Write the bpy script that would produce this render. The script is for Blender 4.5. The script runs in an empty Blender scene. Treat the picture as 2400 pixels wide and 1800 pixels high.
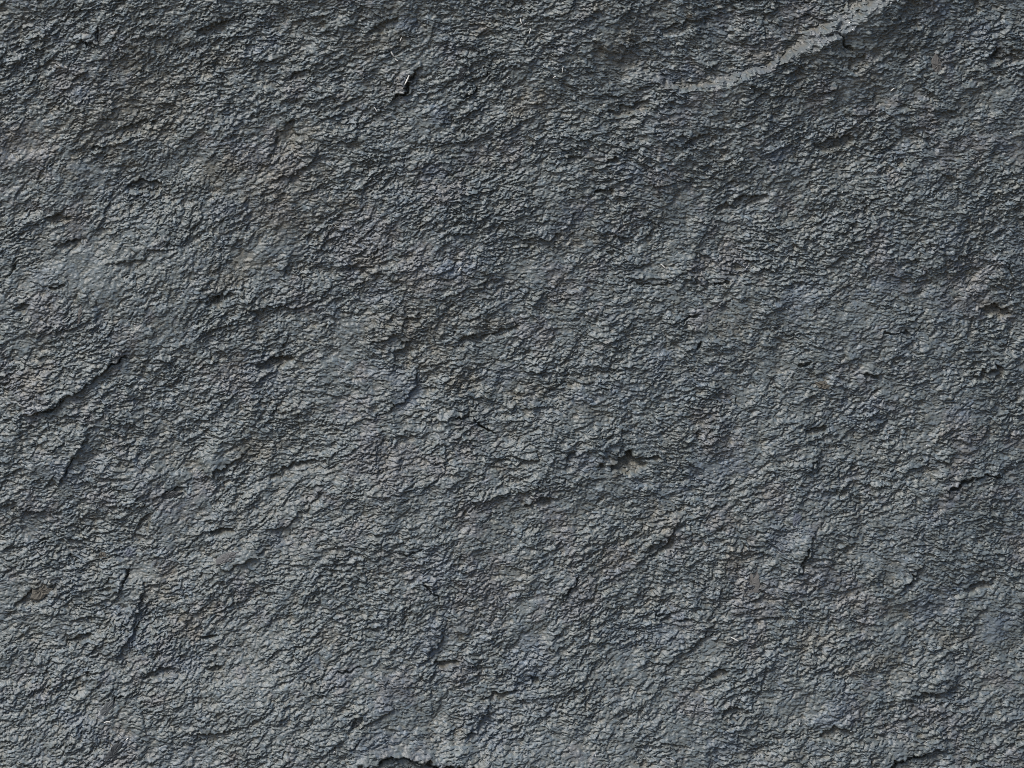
import bpy, math
import numpy as np
from mathutils import Matrix, Vector

# ------------------------------------------------------------------ camera, sky, sun, exposure
S = 0.0005                       # one millimetre grid unit of the survey below: 0.5 mm
CX, CY = 1200.0, 900.0           # middle of the surveyed patch of rock
LEAN = math.radians(14)          # the face leans back from the vertical
HEIGHT = 1.45
DIST = 4.0

scene = bpy.context.scene
ROCK_M = (Matrix.Translation((0, 0, HEIGHT)) @ Matrix.Rotation(math.radians(90) - LEAN, 4, 'X'))
# local x = right, local y = up the face, local z = out of the face

cam_d = bpy.data.cameras.new('camera')
cam_d.sensor_width = 36.0
cam_d.lens = 36.0 * DIST / (2400 * S) * 0.995
cam_d.clip_start = 0.05
cam_d.clip_end = 500
cam = bpy.data.objects.new('camera', cam_d)
scene.collection.objects.link(cam)
cam.matrix_world = ROCK_M @ Matrix.Translation((0, 0, DIST))
scene.camera = cam

SUN_LOCAL = Vector((-0.42, 0.74, 0.46)).normalized()      # soft light from the upper left
SUN_W = (ROCK_M.to_3x3() @ SUN_LOCAL).normalized()
elev = math.asin(SUN_W.z)
azim = math.atan2(SUN_W.x, SUN_W.y)

world = bpy.data.worlds.new('World')
scene.world = world
world.use_nodes = True
wn = world.node_tree
wn.nodes.clear()
sky = wn.nodes.new('ShaderNodeTexSky')
sky.sky_type = 'NISHITA'
sky.sun_disc = False
sky.sun_elevation = elev
sky.sun_rotation = azim
sky.air_density = 1.0
sky.dust_density = 3.0
sky.ozone_density = 1.0
bg = wn.nodes.new('ShaderNodeBackground')
bg.inputs['Strength'].default_value = 0.062
wo = wn.nodes.new('ShaderNodeOutputWorld')
wn.links.new(sky.outputs[0], bg.inputs['Color'])
wn.links.new(bg.outputs[0], wo.inputs['Surface'])

sun_d = bpy.data.lights.new('sun', 'SUN')
sun_d.energy = 1.5
sun_d.angle = math.radians(23)
sun_d.color = (1.0, 0.965, 0.92)
sun = bpy.data.objects.new('sun', sun_d)
scene.collection.objects.link(sun)
sun.rotation_euler = SUN_W.to_track_quat('Z', 'Y').to_euler()
sun.location = (-3, -5, 6)

scene.view_settings.view_transform = 'Standard'
scene.view_settings.look = 'None'
scene.view_settings.gamma = 1.0
scene.view_settings.use_curve_mapping = False
scene.view_settings.exposure = 0.74
scene.cycles.use_denoising = False
scene.cycles.filter_width = 0.85
scene.cycles.max_bounces = 6
scene.cycles.use_adaptive_sampling = False

# ------------------------------------------------------------------ survey grid (units of 0.5 mm, y down)
STX, STY = 2.2, 1.6             # finer up and down than along, as the flakes lie
X0, X1, Y0, Y1 = -50.0, 2450.0, -40.0, 1840.0
gx = np.arange(X0, X1, STX)
gy = np.arange(Y0, Y1, STY)
NX, NY = len(gx), len(gy)
X, Y = np.meshgrid(gx, gy)
X = X.astype(np.float32); Y = Y.astype(np.float32)
rng = np.random.default_rng(20240611)


_cache = {}


def noise(wl, seed, beta=2.2, stretch=1.0, ang=0.0):
    """smooth random field, unit deviation, wavelength wl in survey units"""
    if seed in _cache:
        return _cache[seed]
    r = np.random.default_rng(seed)
    ny, nx = NY + 64, NX + 64
    f = np.fft.rfft2(r.standard_normal((ny, nx)))
    fy = np.fft.fftfreq(ny)[:, None] / STY
    fx = np.fft.rfftfreq(nx)[None, :] / STX
    c, s = math.cos(ang), math.sin(ang)
    u = (fx * c - fy * s) * stretch
    v = (fx * s + fy * c)
    k = np.sqrt(u * u + v * v) * wl
    n = np.fft.irfft2(f / (1.0 + k ** 2) ** beta, s=(ny, nx))[:NY, :NX]
    n -= n.mean()
    _cache[seed] = (n / n.std()).astype(np.float32)
    return _cache[seed]


def blur(A, wl):
    ny, nx = A.shape
    P = np.pad(A, 64, mode='reflect')
    fy = np.fft.fftfreq(ny + 128)[:, None] / STY
    fx = np.fft.rfftfreq(nx + 128)[None, :] / STX
    g = np.exp(-2 * (math.pi * wl * 0.3) ** 2 * (fx * fx + fy * fy))
    return np.fft.irfft2(np.fft.rfft2(P) * g, s=P.shape)[64:-64, 64:-64].astype(np.float32)


def window(x0, x1, y0, y1):
    i0 = max(0, int((x0 - X0) / STX)); i1 = min(NX, int((x1 - X0) / STX) + 2)
    j0 = max(0, int((y0 - Y0) / STY)); j1 = min(NY, int((y1 - Y0) / STY) + 2)
    return slice(j0, max(j0, j1)), slice(i0, max(i0, i1))


def seg_dist(px, py, pts):
    """distance to a polyline, signed (+ below / to the right of its run), and 0..1 run along it"""
    pts = np.asarray(pts, float)
    L = np.hypot(*(pts[1:] - pts[:-1]).T)
    tot = L.sum(); acc = 0
    best = np.full(px.shape, 1e9, np.float32); sg = np.zeros(px.shape, np.float32); run = np.zeros(px.shape, np.float32)
    for (a, b, l) in zip(pts[:-1], pts[1:], L):
        dx, dy = (b - a) / max(l, 1e-6)
        t = np.clip((px - a[0]) * dx + (py - a[1]) * dy, 0, l)
        ex, ey = px - a[0] - dx * t, py - a[1] - dy * t
        d = np.hypot(ex, ey)
        m = d < best
        best = np.where(m, d, best)
        sg = np.where(m, np.sign(dx * ey - dy * ex), sg)
        run = np.where(m, (acc + t) / tot, run)
        acc += l
    return best, sg, run


def sstep(a, b, x):
    t = np.clip((x - a) / (b - a), 0, 1)
    return t * t * (3 - 2 * t)


# ------------------------------------------------------------------ large shape of the face
nz = {}
yc = Y - 900                                   # the face leans back more and more towards its foot
H = (0.05 * yc + 0.15 * yc ** 2 / 1800 - 0.05 * (X - 1200) ** 2 / 2400).astype(np.float32)
H += 8 * noise(420, 1) + 2.0 * noise(150, 2) + 1.9 * noise(60, 3, stretch=0.8, ang=-0.2)
SMOOTH = np.ones_like(H)                      # 1 = fully flaky, 0 = smooth rock
LEDGE = np.zeros(H.shape, bool)
PALE = np.zeros_like(H)

# the pale smooth ledge at the upper right: the rock below it stands proud
RIDGE = [(1440, 155), (1500, 168), (1555, 178), (1600, 196), (1640, 205), (1690, 190), (1745, 174), (1795, 160), (1845, 138),
         (1890, 108), (1935, 76), (1980, 48), (2030, 16), (2080, -20), (2140, -60)]
RHALF = [4, 7, 12, 9, 10, 14, 12, 8, 18, 25, 22, 25, 27, 28, 28]
w = window(1380, 2470, -60, 620)
d, sg, run = seg_dist(X[w], Y[w], RIDGE)
sd = d * sg
wob = 4.5 * noise(34, 7)[w] + 2.6 * noise(12, 8)[w]
half = np.interp(run, np.linspace(0, 1, len(RHALF)), RHALF).astype(np.float32) * 0.85
sdw = sd + wob
up = sstep(-1.25, 1.3, sdw / half)
fade = (0.3 * np.exp(-np.clip(sdw - half, 0, None) / 34) + 0.7 * np.exp(-np.clip(sd, 0, None) / 190)) * sstep(0.0, 0.2, run)
H[w] += up * fade * np.maximum(half, 12) * 2.1
band = np.clip(1.25 - np.abs(sdw / half), 0, 1)
low = np.clip(1.25 - np.abs(sdw / half + 0.25 - 0.5 * noise(15, 10)[w] * (sdw > 0)), 0, 1)
PALE[w] = sstep(0.05, 0.45, np.minimum(band, low + 0.1)) * sstep(0.0, 0.1, run) * np.clip(0.75 + 0.3 * noise(26, 9)[w], 0.1, 1)
SMOOTH[w] *= 1 - 0.30 * PALE[w]
LEDGE[w] = (np.abs(sdw / half) < 1.0) & (run > 0.06)


def plate(pts_edge, height, reach, width_fade=0.15):
    """a broken layer: rises slowly towards pts_edge and drops off sharply beyond it (below / right of the run)"""
    p = np.asarray(pts_edge, float)
    w = window(p[:, 0].min() - reach * 1.3, p[:, 0].max() + reach * 1.3, p[:, 1].min() - reach * 1.3, p[:, 1].max() + reach * 1.3)
    d, sg, run = seg_dist(X[w], Y[w], p)
    d = d * sg + 2.2 * noise(22, 11)[w] + 1.2 * noise(9, 12)[w]
    env = sstep(0, width_fade, run) * sstep(1, 1 - width_fade, run)
    ramp = np.clip(1 + d / reach, 0, 1) ** 1.6
    H[w] += np.where(d < 0, ramp, 0) * height * 0.8 * env
    return w


def crack(pts, wd, depth, taper=0.25):
    p = np.asarray(pts, float)
    m = 6 * wd + 20
    w = window(p[:, 0].min() - m, p[:, 0].max() + m, p[:, 1].min() - m, p[:, 1].max() + m)
    d, sg, run = seg_dist(X[w], Y[w], p)
    d = np.abs(d * sg + 1.8 * noise(16, 13)[w] + 0.8 * noise(7, 14)[w])
    env = sstep(0, taper, run) * sstep(1, 1 - taper, run)
    CR[w] = np.maximum(CR[w], 0.65 * depth * env * np.exp(-(d / (0.72 * wd * (0.35 + 0.65 * env))) ** 4))


def hollow(cx, cy, rx, ry, ang, depth, k=1.5):
    m = 1.6 * max(rx, ry)
    w = window(cx - m, cx + m, cy - m, cy + m)
    a = math.radians(ang)
    ux, uy = math.cos(a), -math.sin(a)
    dx, dy = X[w] - cx, Y[w] - cy
    u = (dx * ux + dy * uy) / rx
    v = (-dx * uy + dy * ux) / ry
    q = np.sqrt(u * u + v * v) + 0.16 * noise(18, 15)[w]
    # steep under the upper lip, gentle towards the lower side
    prof = sstep(1.05, 0.75, q) * (0.72 - 0.25 * np.clip(v, -1, 1))
    H[w] -= depth * prof


CR = np.zeros_like(H)
UNDER = 1.15
# broken layer edges, read left to right so that the drop is on the lower / right side
plate([(20, 985), (65, 972), (108, 964), (155, 927), (217, 884), (262, 846), (300, 826)], 16, 120)
plate([(128, 1150), (140, 1125), (153, 1095), (168, 1065), (190, 1030), (200, 1000)], 15, 90)
plate([(262, 1400), (279, 1374), (292, 1345), (303, 1322)], 12, 60)
plate([(262, 1560), (300, 1500), (320, 1440), (330, 1400), (322, 1350)], 12, 75)
plate([(150, 100), (176, 92), (200, 98), (225, 99), (223, 80), (219, 50)], 11, 45)
plate([(905, 231), (925, 226), (942, 214), (956, 190), (975, 158), (985, 140)], 14, 80)
plate([(1060, 240), (1084, 230), (1104, 213), (1124, 197)], 8, 40)
plate([(1020, 990), (1055, 984), (1085, 975), (1109, 964)], 9, 40)
plate([(1600, 822), (1632, 822), (1642, 812), (1645, 796)], 7, 40)
plate([(470, 1122), (492, 1112), (522, 1092), (560, 1076), (585, 1050)], 14, 90)
plate([(500, 1335), (530, 1338), (565, 1325), (600, 1305), (625, 1280)], 11, 90)
plate([(1845, 1352), (1880, 1347), (1889, 1308), (1906, 1274), (1925, 1240)], 12, 80)
plate([(2100, 1376), (2132, 1371), (2155, 1338), (2170, 1320)], 9, 50)
plate([(1310, 1412), (1326, 1398), (1345, 1375), (1362, 1350)], 8, 45)
plate([(2210, 1168), (2230, 1157), (2252, 1141), (2270, 1129), (2316, 1121), (2375, 1118)], 12, 70)
plate([(800, 1795), (868, 1792), (922, 1768), (955, 1772), (990, 1781), (1037, 1790), (1094, 1793), (1155, 1799), (1230, 1796)], 22, 110)
plate([(2060, 1808), (2080, 1797), (2122, 1776), (2150, 1764), (2180, 1761), (2230, 1752)], 17, 90)
plate([(1890, 1120), (1907, 1106), (1917, 1075), (1935, 1050)], 8, 50)
plate([(1480, 655), (1530, 648), (1580, 655), (1612, 640), (1650, 610)], 7, 60)
plate([(860, 985), (905, 965), (950, 935), (975, 900), (985, 850)], 11, 110)
plate([(850, 800), (905, 790), (945, 770), (952, 740), (940, 715)], 10, 70)
plate([(540, 730), (600, 718), (690, 720), (745, 700), (790, 640)], 9, 90)
plate([(1100, 1180), (1180, 1165), (1240, 1150), (1290, 1110)], 8, 80)
plate([(1500, 1310), (1545, 1296), (1580, 1250), (1600, 1200)], 9, 90)
plate([(985, 1560), (1010, 1530), (1035, 1500), (1045, 1450)], 10, 80)
plate([(1080, 1730), (1110, 1715), (1140, 1670), (1150, 1630)], 11, 90)
plate([(620, 1245), (670, 1230), (720, 1195), (760, 1140)], 8, 90)
plate([(2060, 640), (2150, 650), (2240, 610), (2300, 570)], 8, 110)
plate([(1180, 560), (1290, 555), (1340, 520), (1365, 470)], 9, 120)
plate([(230, 620), (330, 600), (420, 560), (470, 500)], 8, 120)
plate([(620, 420), (690, 400), (730, 370), (740, 320)], 9, 90)
plate([(1480, 1560), (1560, 1550), (1640, 1500), (1690, 1440)], 8, 120)
plate([(2100, 1650), (2180, 1632), (2230, 1610), (2260, 1570)], 10, 90)
plate([(420, 1720), (520, 1715), (600, 1690), (650, 1640)], 8, 110)

for (cx, cy, rx, ry, a, dp) in [
        (1476, 1087, 48, 22, 8, 24), (1539, 1079, 15, 8, 5, 18), (2346, 128, 22, 14, 35, 11), (2380, 133, 30, 10, 8, 9),
        (488, 1496, 22, 5, 5, 16), (501, 1569, 20, 5, 3, 13), (394, 1160, 28, 13, 12, 16), (640, 852, 52, 13, 8, 17),
        (497, 712, 10, 16, -25, 14), (125, 670, 18, 5, 15, 12), (320, 434, 48, 15, 8, 15), (115, 508, 34, 10, 5, 15),
        (217, 341, 20, 6, 0, 12), (1420, 446, 28, 7, 6, 17), (1442, 371, 22, 6, 4, 15), (2045, 887, 24, 7, 5, 15),
        (1924, 1011, 30, 7, 5, 16), (1690, 1578, 26, 9, 18, 15), (2179, 1630, 36, 8, 4, 13), (1252, 1594, 10, 9, 20, 16),
        (842, 1693, 18, 8, 30, 12), (1170, 1630, 40, 10, 12, 14), (2010, 150, 26, 20, 40, 10), (1340, 1085, 14, 24, -15, 11),
        (1100, 800, 40, 12, 15, 10), (1180, 775, 36, 10, 12, 11), (700, 1100, 60, 16, 16, 12), (2341, 726, 44, 12, -8, 16),
        (1965, 332, 46, 14, 15, 12), (2330, 880, 46, 14, 6, 12), (940, 850, 22, 44, -12, 10), (660, 330, 24, 60, -20, 10),
        (1270, 1180, 36, 10, 14, 10), (520, 1250, 26, 8, 10, 11), (150, 570, 40, 12, 14, 10), (300, 300, 60, 14, 20, 10),
        (1750, 470, 60, 14, 14, 10), (1640, 330, 50, 12, 18, 9), (1480, 250, 44, 12, 16, 11), (900, 60, 40, 12, 20, 11),
        (500, 60, 50, 12, 22, 10), (700, 170, 36, 10, 25, 10), (1600, 60, 60, 12, 14, 9), (1140, 1700, 18, 30, -20, 9),
        (80, 1400, 50, 18, 25, 12), (1960, 1720, 40, 14, 6, 12), (1720, 1672, 40, 16, 14, 12), (1800, 1460, 36, 10, 8, 10),
        (330, 1240, 16, 44, -30, 11), (180, 1500, 30, 12, 24, 15), (380, 1580, 36, 12, 14, 11), (2300, 1380, 40, 10, 12, 10),
        (1050, 1555, 36, 9, 8, 12), (1540, 1290, 40, 14, 16, 10), (40, 720, 24, 10, 20, 12), (505, 700, 40, 10, 14, 9)]:
    hollow(cx, cy, rx, ry, a, dp)

for pts, wd, dp in [
        ([(870, 1790), (898, 1781), (922, 1767), (945, 1774)], 3.2, 18), ([(930, 1768), (985, 1780), (988, 1795)], 3.0, 16),
        ([(985, 1782), (1037, 1791), (1094, 1796), (1160, 1803)], 6.0, 34),
        ([(2074, 1800), (2100, 1786), (2124, 1775), (2150, 1765), (2185, 1763)], 5.5, 32),
        ([(2224, 1160), (2251, 1144), (2269, 1132), (2300, 1127)], 3.8, 24), ([(2285, 1136), (2318, 1124), (2370, 1120)], 2.6, 14),
        ([(1105, 980), (1133, 1001), (1150, 1012), (1170, 1022)], 3.0, 22), ([(1065, 984), (1090, 978), (1110, 965)], 2.6, 15),
        ([(1971, 58), (1974, 80), (1980, 96), (1995, 112), (2012, 126)], 2.4, 20), ([(2334, 128), (2340, 121), (2344, 112), (2345, 128), (2343, 140)], 3.4, 18),
        ([(975, 158), (957, 190), (942, 216), (914, 231)], 4.2, 24), ([(1080, 233), (1104, 214), (1124, 198)], 2.6, 18),
        ([(233, 867), (252, 856), (268, 843), (292, 830)], 3.4, 22), ([(60, 972), (108, 965), (150, 932)], 2.8, 15),
        ([(277, 1378), (288, 1354), (300, 1328)], 3.4, 24), ([(202, 1595), (205, 1572)], 3.0, 16),
        ([(138, 1128), (152, 1096), (170, 1062)], 2.8, 14), ([(994, 1356), (1006, 1384), (1017, 1402), (1033, 1424)], 2.2, 18),
        ([(1322, 1402), (1342, 1378), (1362, 1350)], 2.8, 22), ([(1520, 1430), (1550, 1438), (1582, 1439)], 2.4, 15),
        ([(1909, 1270), (1889, 1305), (1882, 1345), (1850, 1349)], 2.6, 19), ([(2155, 1338), (2132, 1370), (2114, 1373)], 2.6, 18),
        ([(1905, 1112), (1910, 1092), (1919, 1070)], 2.2, 15), ([(1602, 752), (1622, 743), (1652, 738)], 2.6, 16),
        ([(1674, 668), (1696, 660), (1716, 648)], 2.6, 15), ([(1634, 822), (1643, 812), (1645, 796)], 2.6, 16),
        ([(224, 55), (224, 78), (227, 99)], 2.4, 16), ([(172, 90), (195, 97), (222, 100)], 2.2, 14),
        ([(0, 660), (14, 640), (22, 612)], 2.6, 15), ([(1470, 660), (1545, 668), (1600, 660)], 2.0, 10),
        ([(780, 1580), (820, 1572), (860, 1560)], 2.6, 15), ([(250, 1640), (275, 1636), (298, 1628)], 2.8, 16),
        ([(935, 1300), (970, 1294), (998, 1284)], 2.6, 14), ([(2060, 780), (2100, 782), (2160, 778)], 2.4, 14),
        ([(1870, 860), (1895, 856), (1912, 848)], 3.0, 16), ([(500, 705), (508, 690)], 3.2, 18),
        ([(2370, 600), (2378, 640), (2400, 655)], 2.4, 14), ([(1035, 425), (1060, 405), (1090, 390)], 2.4, 12)]:
    crack(pts, wd, dp)

# ------------------------------------------------------------------ flaking: layers of broken scales, draped on the shape
for (cx, cy, rx, ry, a, k_) in [(545, 1310, 75, 36, 15, .6), (210, 690, 70, 40, 20, .4), (620, 560, 120, 60, 30, .45), (240, 610, 140, 70, 20, .35),
                                (1250, 625, 110, 32, 8, .4), (150, 1050, 90, 50, 25, .35), (2080, 650, 90, 30, 10, .35), (680, 300, 40, 90, 70, .35),
                                (300, 1340, 40, 60, 70, .45), (1150, 1010, 60, 40, 30, .3), (1400, 1180, 70, 34, 10, .3), (560, 1480, 80, 50, 20, .3),
                                (2100, 1450, 80, 40, 10, .3), (900, 1760, 90, 30, 5, .35), (2320, 1480, 70, 40, 20, .3), (1690, 1100, 90, 36, 15, .35),
                                (980, 140, 60, 24, 5, .5), (130, 95, 50, 24, 5, .35), (800, 350, 70, 50, 30, .35), (500, 1080, 60, 26, 15, .45)]:
    kk = 1.5 * max(rx, ry); w = window(cx - kk, cx + kk, cy - kk, cy + kk)
    an = math.radians(a); ux, uy = math.cos(an), -math.sin(an)
    q = np.hypot(((X[w] - cx) * ux + (Y[w] - cy) * uy) / rx, (-(X[w] - cx) * uy + (Y[w] - cy) * ux) / ry) + 0.2 * noise(18, 15)[w]
    SMOOTH[w] *= 1 - 0.7 * k_ * sstep(1.15, 0.5, q)
AMP = np.clip(1.0 + 0.16 * noise(130, 21) + 0.16 * noise(45, 22), 0.45, 1.5) * SMOOTH
DIRN = 11 * noise(260, 23) + 9 * noise(60, 24)
ANG = np.radians(np.interp(X, [0, 700, 1500, 2400], [25, 20, 12, 7]).astype(np.float32) + DIRN)


def scales(n, a_rng, b_rng, t_rng, jit, seed, base_id, cut=0.0, power=1.0):
    """n irregular scales; every one rises towards its lower edge and breaks off there"""
    r = np.random.default_rng(seed)
    out = np.zeros(NX * NY, np.float32)
    ids = np.full(NX * NY, -1, np.int32)
    cx = r.uniform(0, NX, n); cy = r.uniform(0, NY, n)
    ii = np.clip(cx.astype(int), 0, NX - 1); jj = np.clip(cy.astype(int), 0, NY - 1)
    ang = ANG[jj, ii] + np.radians(jit) * r.standard_normal(n) + np.where(r.uniform(0, 1, n) < 0.27, np.radians(r.normal(12, 45, n)), 0)
    a = np.exp(r.uniform(np.log(a_rng[0]), np.log(a_rng[1]), n))
    b = np.minimum(np.exp(r.uniform(np.log(b_rng[0]), np.log(b_rng[1]), n)), a * 0.9)
    t = 0.5 * (t_rng[0] + t_rng[1]) * r.uniform(0.35, 1.45, n) * (b / np.mean(b_rng)) ** 0.5 * AMP[jj, ii] ** power
    K = r.integers(3, 7, n); ph = r.uniform(0, 2 * np.pi, n)
    tu = r.normal(0, 0.42, n)
    keep = r.uniform(0, 1, n) >= cut * (1 - SMOOTH[jj, ii])
    RX = int(math.ceil(a_rng[1] / STX * 1.25)) + 1
    RY = int(math.ceil(0.62 * a_rng[1] / STY * 1.25 + b_rng[1] / STY)) + 1
    oy, ox = np.mgrid[-RY:RY + 1, -RX:RX + 1]
    ox = ox.ravel()[None, :].astype(np.float32); oy = oy.ravel()[None, :].astype(np.float32)
    chunk = max(1, int(4_000_000 / ox.size))
    sel = np.flatnonzero(keep)
    second = []
    for c0 in range(0, len(sel), chunk):
        s = sel[c0:c0 + chunk]
        px = np.floor(cx[s])[:, None]; py = np.floor(cy[s])[:, None]
        dx = (ox - (cx[s][:, None] - px)) * STX; dy = (oy - (cy[s][:, None] - py)) * STY
        ca, sa = np.cos(ang[s])[:, None], np.sin(ang[s])[:, None]
        lu = (dx * ca - dy * sa) / a[s][:, None]
        lv = (dx * sa + dy * ca) / b[s][:, None]
        rr = np.sqrt(lu * lu + lv * lv)
        seg = 2 * np.pi / K[s][:, None]
        phi = np.mod(np.arctan2(lv, lu) + ph[s][:, None], seg) - seg / 2
        q = rr * np.cos(phi) / np.cos(seg / 2) ** 0.6
        ramp = np.clip(0.5 + 0.5 * lv, 0, 1)
        val = t[s][:, None] * (0.08 + 0.92 * ramp + tu[s][:, None] * lu)
        gxi = (px + ox).astype(np.int64); gyi = (py + oy).astype(np.int64)
        ok = (q < 1) & (val > 0) & (gxi >= 0) & (gxi < NX) & (gyi >= 0) & (gyi < NY)
        flat = (gyi * NX + gxi)[ok]; v = val[ok].astype(np.float32)
        idv = np.broadcast_to((base_id + s)[:, None], ok.shape)[ok].astype(np.int32)
        np.maximum.at(out, flat, v)
        second.append((flat, v, idv))
    for flat, v, idv in second:
        m = v >= out[flat] - 1e-7
        ids[flat[m]] = idv[m]
    return out.reshape(NY, NX), ids.reshape(NY, NX)


cells = NX * NY * STX * STY


def count(cover, a, b):
    return int(cover * cells / (2.4 * math.sqrt(a[0] * a[1]) * math.sqrt(b[0] * b[1])))


LV = [((36, 100), (12, 30), (1.6, 4.2), 0.45, 14, 31, 1.0),
      ((14, 40), (4.5, 11), (1.8, 4.6), 0.60, 18, 32, 1.0),
      ((5.5, 16), (2.2, 4.8), (1.6, 4.0), 1.5, 18, 33, 0.3),
      ((3.6, 8), (1.5, 2.7), (0.9, 2.2), 1.5, 30, 34, 0.1)]
IDS = []


def add_scales(li):
    a, b, t, cov, jit, sd_, cutp = LV[li]
    D, I = scales(count(cov, a, b), a, b, t, jit, sd_, 1_000_000 * (li + 1), cut=cutp)
    return D, I


def warp(A, wx, wy, nearest=False):
    fx = np.clip(np.arange(NX)[None, :] + wx / STX, 0, NX - 1.001)
    fy = np.clip(np.arange(NY)[:, None] + wy / STY, 0, NY - 1.001)
    if nearest:
        return A[np.rint(fy).astype(int), np.rint(fx).astype(int)]
    i = fx.astype(int); j = fy.astype(int)
    u = (fx - i).astype(np.float32); v = (fy - j).astype(np.float32)
    return (A[j, i] * (1 - u) + A[j, i + 1] * u) * (1 - v) + (A[j + 1, i] * (1 - u) + A[j + 1, i + 1] * u) * v


# big and middling scales first, their outlines bent a little
WX = 2.2 * noise(26, 41) + 1.0 * noise(8, 42)
WY = 2.2 * noise(26, 43) + 1.0 * noise(8, 44)
for li in (0, 1):
    D, I = add_scales(li)
    H += D
    IDS.append(I)
# pits where scales have come away
P, _ = scales(count(0.22, (10, 26), (4.5, 10)), (10, 26), (4.5, 10), (1.6, 4.0), 22, 35, 0, cut=1.0)
H -= P
H -= CR
H = warp(H, WX, WY)
CRW = warp(CR, WX, WY)
IDS = [warp(I, WX, WY, True) for I in IDS]
# small scales and splinters keep their sharp straight breaks
for li in (2, 3):
    D, I = add_scales(li)
    keep_open = np.clip(1 - CRW / 6, 0, 1)
    H += D * keep_open
    IDS.append(I)
# every break is undercut: a narrow gap runs along the foot of each edge
drop = np.zeros_like(H)
drop[1:] = np.clip(H[:-1] - H[1:], 0, 6)
drop[1:, 1:] = np.maximum(drop[1:, 1:], 0.8 * np.clip(H[:-1, :-1] - H[1:, 1:], 0, 6))
H -= UNDER * np.clip(drop - 0.5, 0, None) * SMOOTH
H += (0.45 * noise(9, 51, beta=1.2) + 0.28 * noise(4.5, 52, beta=1.0)) * (0.6 + 0.4 * SMOOTH)
H -= H.mean()

# ------------------------------------------------------------------ mineral colour of the rock, with blue skylight and brown bounce painted in
base = np.array([0.151, 0.180, 0.185])
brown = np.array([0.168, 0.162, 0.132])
blue = np.array([0.146, 0.178, 0.208])  # mineral tint, plus the skylight of right-facing slopes painted as colour
pale = np.array([0.200, 0.212, 0.220])
violet = np.array([0.172, 0.164, 0.178])


def hash01(I, k):
    v = (I.astype(np.uint32) * np.uint32(2654435761 + k * 40503)) ^ np.uint32(0x9E3779B9)
    v ^= v >> np.uint32(15); v = v * np.uint32(2246822519); v ^= v >> np.uint32(13)
    return (v & np.uint32(0xFFFF)).astype(np.float32) / 65535.0


def spots(lst, wob):
    m = np.zeros_like(H)
    for cx, cy, rx, ry, a in lst:
        k = 2.2 * max(rx, ry); w = window(cx - k, cx + k, cy - k, cy + k)
        an = math.radians(a); ux, uy = math.cos(an), -math.sin(an)
        dx, dy = X[w] - cx, Y[w] - cy
        q = np.hypot((dx * ux + dy * uy) / rx, (-dx * uy + dy * ux) / ry) + wob[w]
        m[w] = np.maximum(m[w], sstep(1.15, 0.4, q))
    return m


wobn = 0.25 * noise(30, 61) + 0.15 * noise(10, 62)
BLUE = spots([(137, 90, 30, 12, 0), (608, 100, 50, 22, 10), (180, 224, 30, 36, 80), (517, 485, 46, 26, 30), (960, 50, 34, 16, 0), (1035, 265, 28, 34, 70),
              (1017, 398, 40, 22, 10), (1340, 500, 44, 40, 60), (1487, 398, 50, 26, 10), (1053, 632, 70, 22, 8), (952, 936, 40, 30, 40),
              (1345, 1085, 24, 50, 80), (300, 1440, 26, 70, 80), (285, 1290, 22, 26, 80), (310, 1500, 30, 40, 70), (600, 850, 44, 40, 60),
              (640, 900, 30, 50, 70), (640, 1270, 34, 26, 30), (150, 1110, 28, 60, 70), (900, 700, 40, 60, 70), (920, 880, 26, 60, 80),
              (1180, 870, 60, 36, 5), (1550, 830, 50, 40, 60), (1860, 710, 60, 50, 60), (2100, 660, 70, 30, 10), (2310, 70, 60, 26, 10),
              (2210, 20, 40, 24, 0), (1660, 880, 50, 24, 20), (2040, 960, 60, 40, 20), (2260, 960, 60, 30, 10), (1680, 1110, 80, 36, 15),
              (1030, 1330, 50, 50, 60), (1010, 1500, 50, 40, 60), (1130, 1700, 40, 60, 70), (900, 1740, 90, 26, 8), (1240, 1560, 70, 60, 40),
              (1830, 1250, 50, 50, 60), (2200, 1420, 80, 36, 20), (1960, 1660, 60, 40, 20), (1700, 1740, 50, 50, 60), (1820, 360, 60, 20, 15),
              (2110, 350, 40, 22, 10), (2360, 340, 34, 20, 20), (1740, 165, 60, 16, 10), (1590, 170, 50, 20, 10), (2330, 1480, 60, 40, 30),
              (1560, 1480, 60, 40, 40), (420, 1560, 40, 50, 70), (200, 1700, 30, 60, 60), (1390, 930, 60, 30, 20), (2240, 560, 50, 30, 20)], wobn)
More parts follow.
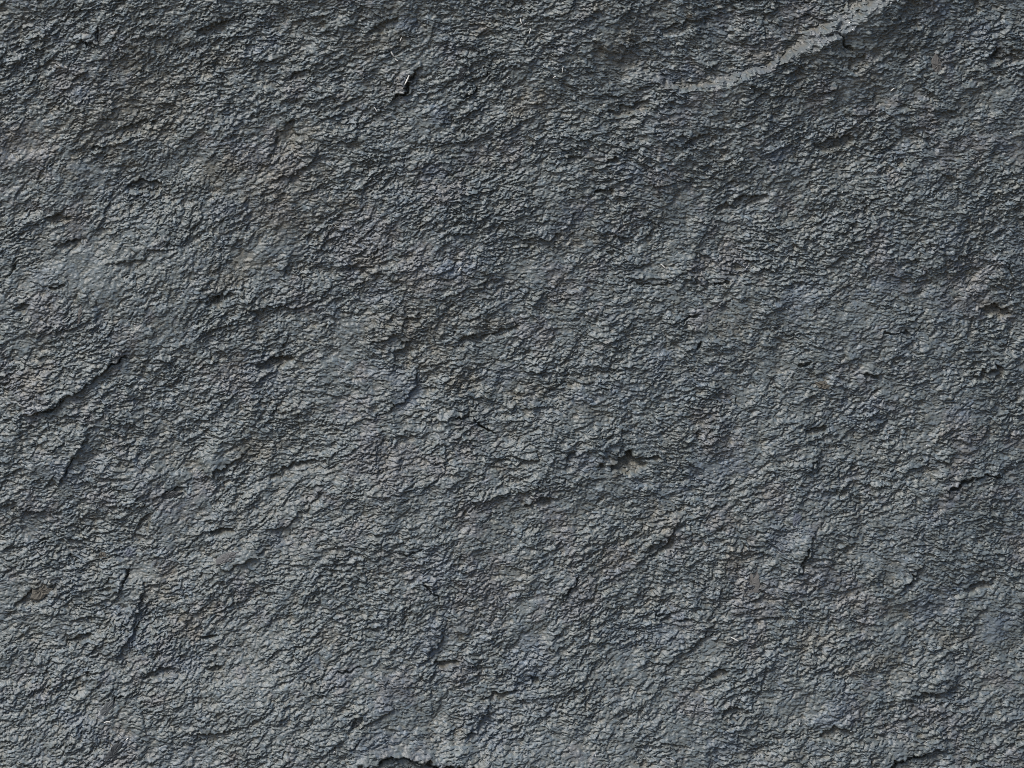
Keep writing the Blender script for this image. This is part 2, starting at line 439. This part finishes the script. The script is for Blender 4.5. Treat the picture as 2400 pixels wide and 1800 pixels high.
BROWN = spots([(488, 137, 60, 40, 20), (690, 325, 50, 60, 70), (640, 862, 64, 26, 5), (615, 1052, 60, 36, 15), (1003, 840, 34, 70, 80), (963, 672, 60, 30, 5),
               (1470, 1088, 44, 26, 0), (1763, 137, 54, 26, 10), (1962, 325, 60, 30, 15), (2030, 160, 40, 46, 60), (1701, 763, 40, 46, 60), (2341, 723, 60, 26, -8),
               (1082, 1467, 60, 36, 15), (92, 1380, 44, 36, 20), (452, 1453, 70, 40, 15), (380, 1380, 60, 40, 40), (2370, 130, 44, 24, 5), (180, 400, 60, 20, 10),
               (330, 270, 80, 24, 20), (870, 100, 60, 40, 20), (1120, 60, 60, 30, 20), (1220, 240, 60, 30, 10), (1460, 120, 60, 50, 40), (1080, 880, 50, 40, 20),
               (1240, 920, 60, 24, 15), (1150, 760, 70, 26, 10), (1900, 1500, 60, 30, 20), (1730, 1300, 50, 30, 20), (2240, 1500, 60, 22, 5), (1840, 1780, 60, 26, 10),
               (1530, 1220, 60, 34, 20), (2040, 1560, 80, 26, 10), (520, 400, 60, 40, 20), (140, 510, 44, 18, 5), (560, 620, 80, 40, 30), (60, 900, 50, 40, 30),
               (760, 1500, 50, 30, 20), (1330, 560, 70, 40, 20), (860, 620, 40, 30, 10), (1400, 20, 60, 26, 10), (1440, 1300, 50, 30, 20), (260, 240, 240, 130, 20), (660, 470, 170, 110, 20), (950, 760, 120, 90, 10)], wobn)
blo = sstep(0.7, 1.8, noise(90, 63, stretch=0.8, ang=1.0) + 0.5 * noise(24, 64))
bro = sstep(0.6, 1.8, noise(70, 65, stretch=0.7, ang=-0.4) + 0.5 * noise(22, 66))
vio = sstep(0.7, 1.9, noise(110, 67) + 0.5 * noise(28, 68))
BL = np.clip(0.60 * BLUE + 0.28 * blo, 0, 0.85)[..., None]
conc = np.clip(-(H - blur(H, 60)) / 6.0, 0, 1) + 0.8 * np.clip(-(H - blur(H, 22)) / 2.5, 0, 1)          # hollows painted browner, for lodged dirt and for light bounced between flakes
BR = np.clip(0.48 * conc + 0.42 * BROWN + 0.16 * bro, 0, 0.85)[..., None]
C = np.broadcast_to(base, H.shape + (3,)).astype(np.float32).copy()
C = C * (1 - 0.4 * vio[..., None]) + violet * 0.4 * vio[..., None]
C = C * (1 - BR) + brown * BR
C = C * (1 - BL) + blue * BL
pm = PALE[..., None] * 0.4
C = C * (1 - pm) + pale * pm
val = np.ones_like(H)
for I, k in zip(IDS, (0.05, 0.11, 0.21, 0.18)):
    h1 = hash01(I, 1) - 0.5
    val *= 1 + np.where(I >= 0, 2 * k * h1, 0)
tint = (hash01(IDS[2], 5) - 0.5)[..., None] * np.where(IDS[2] >= 0, 1, 0)[..., None]
val = 1 + (val - 1) * (1 - 0.7 * PALE)
C = C * val[..., None] * (1 + 0.14 * (1 - PALE[..., None]) * tint * np.array([1.0, 0.1, -1.1]))
C = np.clip(C, 0.02, 0.6).astype(np.float32)

# ------------------------------------------------------------------ materials


def new_mat(name):
    m = bpy.data.materials.new(name); m.use_nodes = True
    nt = m.node_tree; b = nt.nodes['Principled BSDF']
    return m, nt, b


def rock_material():
    m, nt, b = new_mat('slate')
    at = nt.nodes.new('ShaderNodeAttribute'); at.attribute_name = 'mineral'
    tc = nt.nodes.new('ShaderNodeTexCoord')
    n1 = nt.nodes.new('ShaderNodeTexNoise'); n1.inputs['Scale'].default_value = 900; n1.inputs['Detail'].default_value = 3
    n1.inputs['Roughness'].default_value = 0.65
    mr = nt.nodes.new('ShaderNodeMapRange')
    mr.inputs['From Min'].default_value = 0.25; mr.inputs['From Max'].default_value = 0.75
    mr.inputs['To Min'].default_value = 0.80; mr.inputs['To Max'].default_value = 1.20
    mx = nt.nodes.new('ShaderNodeVectorMath'); mx.operation = 'SCALE'
    nt.links.new(tc.outputs['Object'], n1.inputs['Vector'])
    nt.links.new(n1.outputs['Fac'], mr.inputs['Value'])
    nt.links.new(at.outputs['Color'], mx.inputs[0]); nt.links.new(mr.outputs[0], mx.inputs['Scale'])
    nt.links.new(mx.outputs[0], b.inputs['Base Color'])
    n2 = nt.nodes.new('ShaderNodeTexNoise'); n2.inputs['Scale'].default_value = 600; n2.inputs['Detail'].default_value = 4
    nt.links.new(tc.outputs['Object'], n2.inputs['Vector'])
    bp = nt.nodes.new('ShaderNodeBump'); bp.inputs['Strength'].default_value = 0.35; bp.inputs['Distance'].default_value = 0.0006
    nt.links.new(n2.outputs['Fac'], bp.inputs['Height'])
    nt.links.new(bp.outputs[0], b.inputs['Normal'])
    b.inputs['Roughness'].default_value = 0.42
    b.inputs['Specular IOR Level'].default_value = 0.5
    return m


def plain_rock(name, col, rough=0.65, scale=700, var=0.12, bump=0.2):
    m, nt, b = new_mat(name)
    tc = nt.nodes.new('ShaderNodeTexCoord')
    n1 = nt.nodes.new('ShaderNodeTexNoise'); n1.inputs['Scale'].default_value = scale; n1.inputs['Detail'].default_value = 4
    cr = nt.nodes.new('ShaderNodeValToRGB')
    cr.color_ramp.elements[0].position = 0.25; cr.color_ramp.elements[1].position = 0.75
    cr.color_ramp.elements[0].color = tuple(c * (1 - var) for c in col) + (1,)
    cr.color_ramp.elements[1].color = tuple(c * (1 + var) for c in col) + (1,)
    nt.links.new(tc.outputs['Object'], n1.inputs['Vector']); nt.links.new(n1.outputs['Fac'], cr.inputs['Fac'])
    nt.links.new(cr.outputs['Color'], b.inputs['Base Color'])
    bp = nt.nodes.new('ShaderNodeBump'); bp.inputs['Strength'].default_value = bump; bp.inputs['Distance'].default_value = 0.0005
    nt.links.new(n1.outputs['Fac'], bp.inputs['Height']); nt.links.new(bp.outputs[0], b.inputs['Normal'])
    b.inputs['Roughness'].default_value = rough
    b.inputs['Specular IOR Level'].default_value = 0.3
    return m


M_ROCK = rock_material()
M_SOIL = plain_rock('soil', (0.15, 0.115, 0.08), 0.9, 6, 0.3, 0.4)

# ------------------------------------------------------------------ rock face mesh and its flakes
# the surveyed grid goes on outside the surveyed patch with wider and wider cells
ext = 2.0 * 1.14 ** np.arange(1, 48)
off = np.cumsum(ext)
fxs = np.concatenate([gx[0] - off[::-1], gx, gx[-1] + off])
fys = np.concatenate([gy[0] - off[::-1], gy, gy[-1] + off])
NE = len(off)


def refl(i, n):
    p = 2 * (n - 1)
    i = np.mod(i, p)
    return np.where(i < n, i, p - i)


ix = refl(np.rint((fxs - X0) / STX).astype(int), NX)
iy = refl(np.rint((fys - Y0) / STY).astype(int), NY)
HH = H[np.ix_(iy, ix)]
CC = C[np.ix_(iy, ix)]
MX, MY = len(fxs), len(fys)
PX, PY = np.meshgrid(fxs, fys)

# scales lean outwards and down, so that their lower edges overhang
from_smooth = H + CRW - blur(H + CRW, 45)
LEANX, LEANY = 0.14, 0.34
lx = (from_smooth * LEANX * SMOOTH)[np.ix_(iy, ix)]
ly = (from_smooth * LEANY * SMOOTH)[np.ix_(iy, ix)]
edge = np.ones_like(lx); edge[:NE] = 0; edge[-NE:] = 0; edge[:, :NE] = 0; edge[:, -NE:] = 0
verts = np.stack([(PX + lx * edge - CX) * S, (CY - PY - ly * edge) * S, HH * S], -1).reshape(-1, 3).astype(np.float32)
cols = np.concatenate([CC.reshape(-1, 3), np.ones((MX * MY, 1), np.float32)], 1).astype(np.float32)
q0 = (np.arange(MY - 1)[:, None] * MX + np.arange(MX - 1)[None, :])
quads = np.stack([q0, q0 + MX, q0 + MX + 1, q0 + 1], -1).reshape(-1, 4)

# which piece a face belongs to
PIECE = np.full((MY - 1, MX - 1), -1, np.int64)
inner = PIECE[NE:NE + NY - 1, NE:NE + NX - 1]
sel = np.full((NY - 1, NX - 1), -1, np.int64)
I1 = IDS[0][:-1, :-1]; I2 = IDS[1][:-1, :-1]
inview = (X[:-1, :-1] > 5) & (X[:-1, :-1] < 2395) & (Y[:-1, :-1] > 5) & (Y[:-1, :-1] < 1795)


def largest(I, n, lo, hi):
    u, c = np.unique(I[(I >= 0) & inview], return_counts=True)
    k = (c > lo) & (c < hi)
    u, c = u[k], c[k]
    return u[np.argsort(-c)][:n]


u2 = largest(I2, 290, 40, 900)
m2 = np.isin(I2, u2)
sel[m2] = I2[m2]
LEDGEW = warp(LEDGE.astype(np.float32), WX, WY)[:-1, :-1] > 0.5
sel[LEDGEW] = 1
inner[:] = sel
flatp = PIECE.ravel()
order = np.argsort(flatp, kind='stable')
sp = flatp[order]
bounds = np.flatnonzero(np.diff(sp)) + 1
groups = np.split(order, bounds)


def mesh_from(name, face_idx):
    f = quads[face_idx]
    used, inv = np.unique(f, return_inverse=True)
    me = bpy.data.meshes.new(name)
    n = len(face_idx)
    me.vertices.add(len(used)); me.vertices.foreach_set('co', verts[used].ravel())
    me.loops.add(n * 4); me.loops.foreach_set('vertex_index', inv.ravel().astype(np.int32))
    me.polygons.add(n); me.polygons.foreach_set('loop_start', np.arange(0, 4 * n, 4, dtype=np.int32))
    me.update(calc_edges=True)
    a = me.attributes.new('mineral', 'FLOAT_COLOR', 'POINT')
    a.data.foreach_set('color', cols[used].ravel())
    me.materials.append(M_ROCK)
    return me


def link(name, data, parent=None):
    o = bpy.data.objects.new(name, data)
    scene.collection.objects.link(o)
    if parent is not None:
        o.parent = parent
    return o


rock = None
for g in groups:
    pid = flatp[g[0]]
    if pid == -1:
        rock = link('rock_face', mesh_from('rock_face', g))
        rock.matrix_world = ROCK_M
        rock['kind'] = 'structure'
        rock['label'] = 'rough dark grey slate rock face of small overlapping flakes'
for g in groups:
    pid = flatp[g[0]]
    if pid == -1:
        continue
    nm = 'ledge' if pid == 1 else 'flake'
    o = link(nm, mesh_from(nm, g), rock)
    if pid == 1:
        o['label'] = 'pale smooth diagonal ledge'

# ------------------------------------------------------------------ ground at the foot of the face
bm_v = []; n_g = 40
gs = np.linspace(-1, 1, n_g)
gs = np.sign(gs) * np.abs(gs) ** 2.5 * 150
GX, GY = np.meshgrid(gs, gs)
GZ = 0.05 * np.sin(GX * 1.3 + 1.0) * np.cos(GY * 0.9) * (np.abs(GX) + np.abs(GY) < 60)
me = bpy.data.meshes.new('ground')
gv = np.stack([GX, GY, GZ], -1).reshape(-1, 3)
gq = (np.arange(n_g - 1)[:, None] * n_g + np.arange(n_g - 1)[None, :]).ravel()
me.from_pydata(gv.tolist(), [], [(int(q), int(q + 1), int(q + n_g + 1), int(q + n_g)) for q in gq])
me.materials.append(M_SOIL)
go = link('ground', me)
go['kind'] = 'structure'

# ------------------------------------------------------------------ loose and embedded stone chips


def level(x, y, r=10, pc=70):
    w = window(x - r, x + r, y - r, y + r)
    return float(np.percentile(H[w], pc))


def thing_mesh(name, vs, fs, mat, loc, smooth=False):
    me = bpy.data.meshes.new(name)
    me.from_pydata(vs, [], fs)
    me.validate(); me.update()
    me.materials.append(mat)
    if smooth:
        me.polygons.foreach_set('use_smooth', [True] * len(me.polygons))
    o = link(name, me)
    o.matrix_world = ROCK_M @ Matrix.Translation(loc)
    return o


def stone_chip(outline, mat, label, category='stone chip', tilt=(0.0, 0.0), proud=2.5, thick=9.0, seed=0, rough=0.5, name='stone_chip', dome=1.2):
    """a flat broken piece: ragged outline, bevelled rim, slightly uneven face, real thickness into the rock"""
    r = np.random.default_rng(900 + seed)
    p = np.asarray(outline, float)
    pts = []
    for a, b in zip(p, np.roll(p, -1, 0)):
        n = max(2, int(np.hypot(*(b - a)) / 5))
        for k in range(n):
            q = a + (b - a) * k / n
            pts.append(q + r.normal(0, 0.9, 2))
    pts = np.array(pts)
    c = pts.mean(0)
    rel = pts - c
    N = len(pts)
    z0 = level(c[0], c[1], max(8, 0.6 * np.abs(rel).max()), 60) + proud
    vs, fs = [], []

    def ring(k, dz, jit):
        for q in rel * k:
            z = tilt[0] * q[0] + tilt[1] * q[1] + dz + r.normal(0, jit)
            vs.append((q[0] * S, -q[1] * S, z * S))
    ring(1.02, -thick, 0.6)
    ring(1.0, -1.2, 0.5)
    ring(0.90, 0.0, 0.35 * rough)
    ring(0.62, 0.5 * dome, 0.6 * rough)
    ring(0.30, 0.8 * dome, 0.5 * rough)
    vs.append((0, 0, dome * S)); top = len(vs) - 1
    for k in range(4):
        for i in range(N):
            j = (i + 1) % N
            fs.append((k * N + i, k * N + j, (k + 1) * N + j, (k + 1) * N + i))
    for i in range(N):
        fs.append((4 * N + i, 4 * N + (i + 1) % N, top))
    fs.append(tuple(range(N - 1, -1, -1)))
    # outlines are given clockwise on the face (y down): turn them to face outwards
    area = 0.5 * sum(rel[i][0] * rel[(i + 1) % N][1] - rel[(i + 1) % N][0] * rel[i][1] for i in range(N))
    if area > 0:
        fs = [tuple(reversed(f)) for f in fs]
    o = thing_mesh(name, vs, fs, mat, ((c[0] - CX) * S, (CY - c[1]) * S, z0 * S))
    o['label'] = label
    o['category'] = category
    o['group'] = 'chips caught in the rock face'
    return o


K_DARK = plain_rock('dark_slate_chip', (0.075, 0.082, 0.086), 0.5, 500, 0.15, 0.2)
K_GREY = plain_rock('grey_slate_chip', (0.125, 0.138, 0.142), 0.55, 500, 0.12, 0.2)
K_TAN = plain_rock('tan_chip', (0.172, 0.168, 0.158), 0.7, 400, 0.14, 0.25)
K_BROWN = plain_rock('brown_chip', (0.142, 0.134, 0.113), 0.7, 300, 0.22, 0.5)
K_BLUE = plain_rock('blue_slate_chip', (0.130, 0.150, 0.185), 0.55, 500, 0.12, 0.2)
K_VIOLET = plain_rock('violet_slate_chip', (0.166, 0.170, 0.170), 0.6, 500, 0.12, 0.2)

chips = [
    ([(1078, 155), (1097, 154), (1083, 194), (1065, 193)], K_DARK, 'smooth dark parallelogram chip just to the right of the black notch near the top', (-.25, -.3)),
    ([(2277, 693), (2293, 701), (2286, 719), (2271, 735), (2254, 736), (2254, 723), (2265, 707)], K_GREY, 'smooth grey lozenge chip near the right edge, halfway up', (-.1, -.1)),
    ([(1770, 1327), (1781, 1352), (1781, 1388), (1763, 1395), (1739, 1403), (1748, 1366), (1759, 1341)], K_TAN, 'pale tan pointed flake, tallest of the tan ones, in the lower right', (0.0, .1)),
    ([(80, 1361), (98, 1365), (108, 1379), (119, 1383), (101, 1397), (83, 1412), (65, 1405), (70, 1378)], K_BROWN, 'rough olive brown stone lump near the lower left edge', (0.05, .15)),
    ([(268, 1639), (266, 1667), (253, 1688), (231, 1686), (239, 1663), (250, 1645)], K_GREY, 'smooth grey leaf-shaped chip with a white fibre at its foot', (-.1, -.05)),
    ([(289, 1735), (289, 1764), (268, 1797), (246, 1797), (250, 1771), (268, 1746)], K_DARK, 'smooth dark leaf-shaped chip at the bottom edge, lower left', (-.2, -.1)),
    ([(2202, 116), (2211, 137), (2218, 159), (2208, 177), (2193, 159), (2189, 137)], K_TAN, 'narrow upright tan flake right of the pale ledge', (-.15, -.1)),
    ([(1915, 895), (1940, 893), (1956, 906), (1947, 914), (1925, 909)], K_BROWN, 'small oval brown pebble in the right half, halfway down', (0, .2)),
    ([(181, 712), (184, 727), (175, 759), (170, 755), (174, 727)], K_TAN, 'thin upright tan sliver near the left edge', (0, .1)),
    ([(298, 1287), (315, 1300), (307, 1308), (291, 1307), (287, 1296)], K_BLUE, 'small blue grey angular flake above the short black crack at lower left', (-.05, .1)),
    ([(854, 1684), (841, 1704), (825, 1706), (829, 1697), (843, 1688)], K_DARK, 'slim dark slanting chip above the long crevice at the bottom', (-.2, -.3)),
    ([(373, 1157), (394, 1153), (423, 1155), (409, 1172), (383, 1175), (369, 1168)], K_DARK, 'flat dark chip lying in a hollow, left of centre', (0, -.25)),
    ([(1608, 30), (1622, 29), (1638, 36), (1628, 41), (1614, 38)], K_BROWN, 'small flat reddish brown flake at the top, left of the pale ledge', (0, -.1)),
    ([(1133, 1228), (1150, 1226), (1158, 1234), (1146, 1242), (1131, 1240)], K_GREY, 'small smooth grey flake below the middle of the face', (-.1, -.1)),
    ([(1866, 1205), (1880, 1208), (1878, 1232), (1862, 1234), (1858, 1218)], K_BLUE, 'smooth blue grey chip above the branching crack at lower right', (-.1, .05)),
    ([(1245, 982), (1262, 973), (1273, 976), (1262, 984), (1249, 989)], K_GREY, 'small slanting grey flake just right of the centre crack', (-.1, 0)),
    ([(224, 1300), (238, 1296), (243, 1306), (232, 1314), (223, 1308)], K_BROWN, 'tiny brown flake left of the blue grey angular flake', (0, 0)),
    ([(503, 1311), (530, 1297), (565, 1292), (558, 1308), (530, 1322), (505, 1325)], K_VIOLET, 'broad pale violet grey plate in the lower left quarter', (0, .1)),
]
for k, (pts, mat, lab, tl) in enumerate(chips):
    stone_chip(pts, mat, lab, tilt=tl, seed=k, rough=2.4 if mat is K_BROWN else 1.3, dome=2.5 if k in (3, 7) else 1.2, proud=1.4 if k in (3, 7) else 0.6)

# ------------------------------------------------------------------ white plant fibres stuck to the rock
M_FIBRE, _nt, _b = new_mat('white_fibre')
_b.inputs['Base Color'].default_value = (0.82, 0.82, 0.77, 1)
_b.inputs['Roughness'].default_value = 0.45


def fibre(pts, rad, label, seed):
    r = np.random.default_rng(700 + seed)
    p = np.asarray(pts, float)
    c = p.mean(0)
    # resample to a gently bent run
    L = np.concatenate([[0], np.cumsum(np.hypot(*(p[1:] - p[:-1]).T))])
    n = 7
    t = np.linspace(0, L[-1], n)
    qx = np.interp(t, L, p[:, 0]); qy = np.interp(t, L, p[:, 1])
    qx += r.normal(0, 0.12, n); qy += r.normal(0, 0.12, n)
    qz = np.array([level(x, y, 5, 92) for x, y in zip(qx, qy)])
    qz = np.convolve(np.pad(qz, 1, mode='edge'), [.25, .5, .25], 'valid') + 2.0
    z0 = qz.mean()
    vs, fs = [], []
    m = 6
    for k in range(n):
        k0, k1 = max(0, k - 1), min(n - 1, k + 1)
        d = Vector((qx[k1] - qx[k0], -(qy[k1] - qy[k0]), qz[k1] - qz[k0])).normalized()
        u = d.cross(Vector((0, 0, 1))).normalized(); v = d.cross(u)
        rr = 0.95 * rad * (0.35 + 0.65 * math.sin(math.pi * (k + 0.6) / (n + 0.2)))
        for i in range(m):
            a = 2 * math.pi * i / m
            o = u * (math.cos(a) * rr) + v * (math.sin(a) * rr * 0.7)
            vs.append(((qx[k] - c[0] + o.x) * S, (-(qy[k] - c[1]) + o.y) * S, (qz[k] - z0 + o.z) * S))
    for k in range(n - 1):
        for i in range(m):
            j = (i + 1) % m
            fs.append((k * m + i, k * m + j, (k + 1) * m + j, (k + 1) * m + i))
    fs.append(tuple(range(m - 1, -1, -1))); fs.append(tuple(range((n - 1) * m, n * m)))
    o = thing_mesh('white_fibre', vs, fs, M_FIBRE, ((c[0] - CX) * S, (CY - c[1]) * S, z0 * S), True)
    o['label'] = label
    o['category'] = 'fibre'
    o['group'] = 'white fibres stuck to the rock'


for k, (pts, rad, lab) in enumerate([
        ([(915, 117), (918, 123), (922, 129)], 2.0, 'short thick white fibre above the black notch, upper end of a bent pair'),
        ([(924, 133), (928, 137), (932, 139)], 1.4, 'thin white fibre above the black notch, lower end of a bent pair'),
        ([(958, 172), (953, 184), (947, 195)], 2.2, 'stout white fibre lying along the left rim of the black notch'),
        ([(936, 93), (938, 88), (940, 84)], 1.4, 'tiny upright white fibre highest above the black notch'),
        ([(874, 246), (878, 251), (882, 258)], 1.3, 'faint thin white fibre below and left of the black notch'),
        ([(1074, 635), (1077, 630), (1080, 625)], 1.6, 'short bright white fibre slanting up, above and left of centre'),
        ([(1551, 616), (1556, 620), (1562, 626)], 1.7, 'short bright white fibre slanting down, above and right of centre'),
        ([(1713, 1493), (1721, 1497), (1730, 1502)], 1.9, 'brightest white fibre, slanting down below the tall tan flake'),
        ([(1219, 40), (1221, 47), (1224, 54)], 1.4, 'thin upright white fibre at the top edge, left of two specks'),
        ([(1244, 64), (1243, 70), (1240, 77)], 1.4, 'small pale fibre near the top edge, below the thin upright one'),
        ([(1321, 152), (1319, 160), (1318, 168)], 1.1, 'faint upright white fibre in the upper middle'),
        ([(1296, 180), (1300, 177), (1304, 176)], 1.3, 'tiny white fibre just left of the faint upright one'),
        ([(246, 1692), (253, 1690), (261, 1690)], 1.8, 'short level white fibre at the foot of the grey leaf-shaped chip'),
        ([(299, 1732), (302, 1729), (304, 1727)], 1.8, 'tiny white fibre at the tip of the dark leaf-shaped chip'),
        ([(2093, 209), (2097, 206), (2102, 202)], 1.4, 'tiny slanting white fibre right of and below the pale ledge')]):
    fibre(pts, rad, lab, k)

# ------------------------------------------------------------------ bright mineral specks in the rock
M_SPECK, _nt, _b = new_mat('bright_mineral')
_b.inputs['Base Color'].default_value = (0.80, 0.82, 0.82, 1)
_b.inputs['Roughness'].default_value = 0.2
sv = [(1, 0, 0), (.3, .9, 0), (-.8, .55, 0), (-.9, -.4, 0), (.2, -1, 0), (.1, .1, .9), (0, 0, -1.2)]
sf = [(i, (i + 1) % 5, 5) for i in range(5)] + [((i + 1) % 5, i, 6) for i in range(5)]
speck_me = bpy.data.meshes.new('mineral_speck')
speck_me.from_pydata([(a * S, b * S, c * S) for a, b, c in sv], [], sf)
speck_me.materials.append(M_SPECK)
rs = np.random.default_rng(5)
for k, (x, y, sc) in enumerate([
        (2088, 7, 2.2), (2000, 69, 3.0), (1755, 624, 2.4), (2001, 643, 2.4), (2106, 819, 2.4), (2086, 1028, 2.0), (2180, 1045, 2.4), (1654, 1713, 2.2),
        (1871, 1694, 2.4), (1567, 1356, 2.2), (1395, 1764, 2.2), (1309, 1038, 2.0), (711, 1346, 2.2), (56, 1583, 2.0), (787, 1755, 1.8), (2381, 690, 1.8),
        (1980, 447, 2.0), (1837, 447, 1.8), (2379, 306, 2.0), (1339, 116, 2.0), (1189, 177, 1.8), (1346, 55, 1.8), (1231, 53, 1.8), (1990, 1710, 1.7),
        (1268, 168, 1.7), (1992, 52, 2.0), (1760, 206, 1.8), (250, 1712, 2.0), (1500, 940, 1.6), (2120, 1062, 1.8), (830, 1222, 1.6), (440, 385, 1.8)]):
    o = link('mineral_speck', speck_me, rock)
    o.location = ((x - CX) * S, (CY - y) * S, (level(x, y, 5, 95) + 1.2) * S)
    o.rotation_euler = (rs.uniform(-.5, .5), rs.uniform(-.5, .5), rs.uniform(0, 6))
    o.scale = (1.25 * sc, 1.25 * sc * rs.uniform(.5, .9), sc)
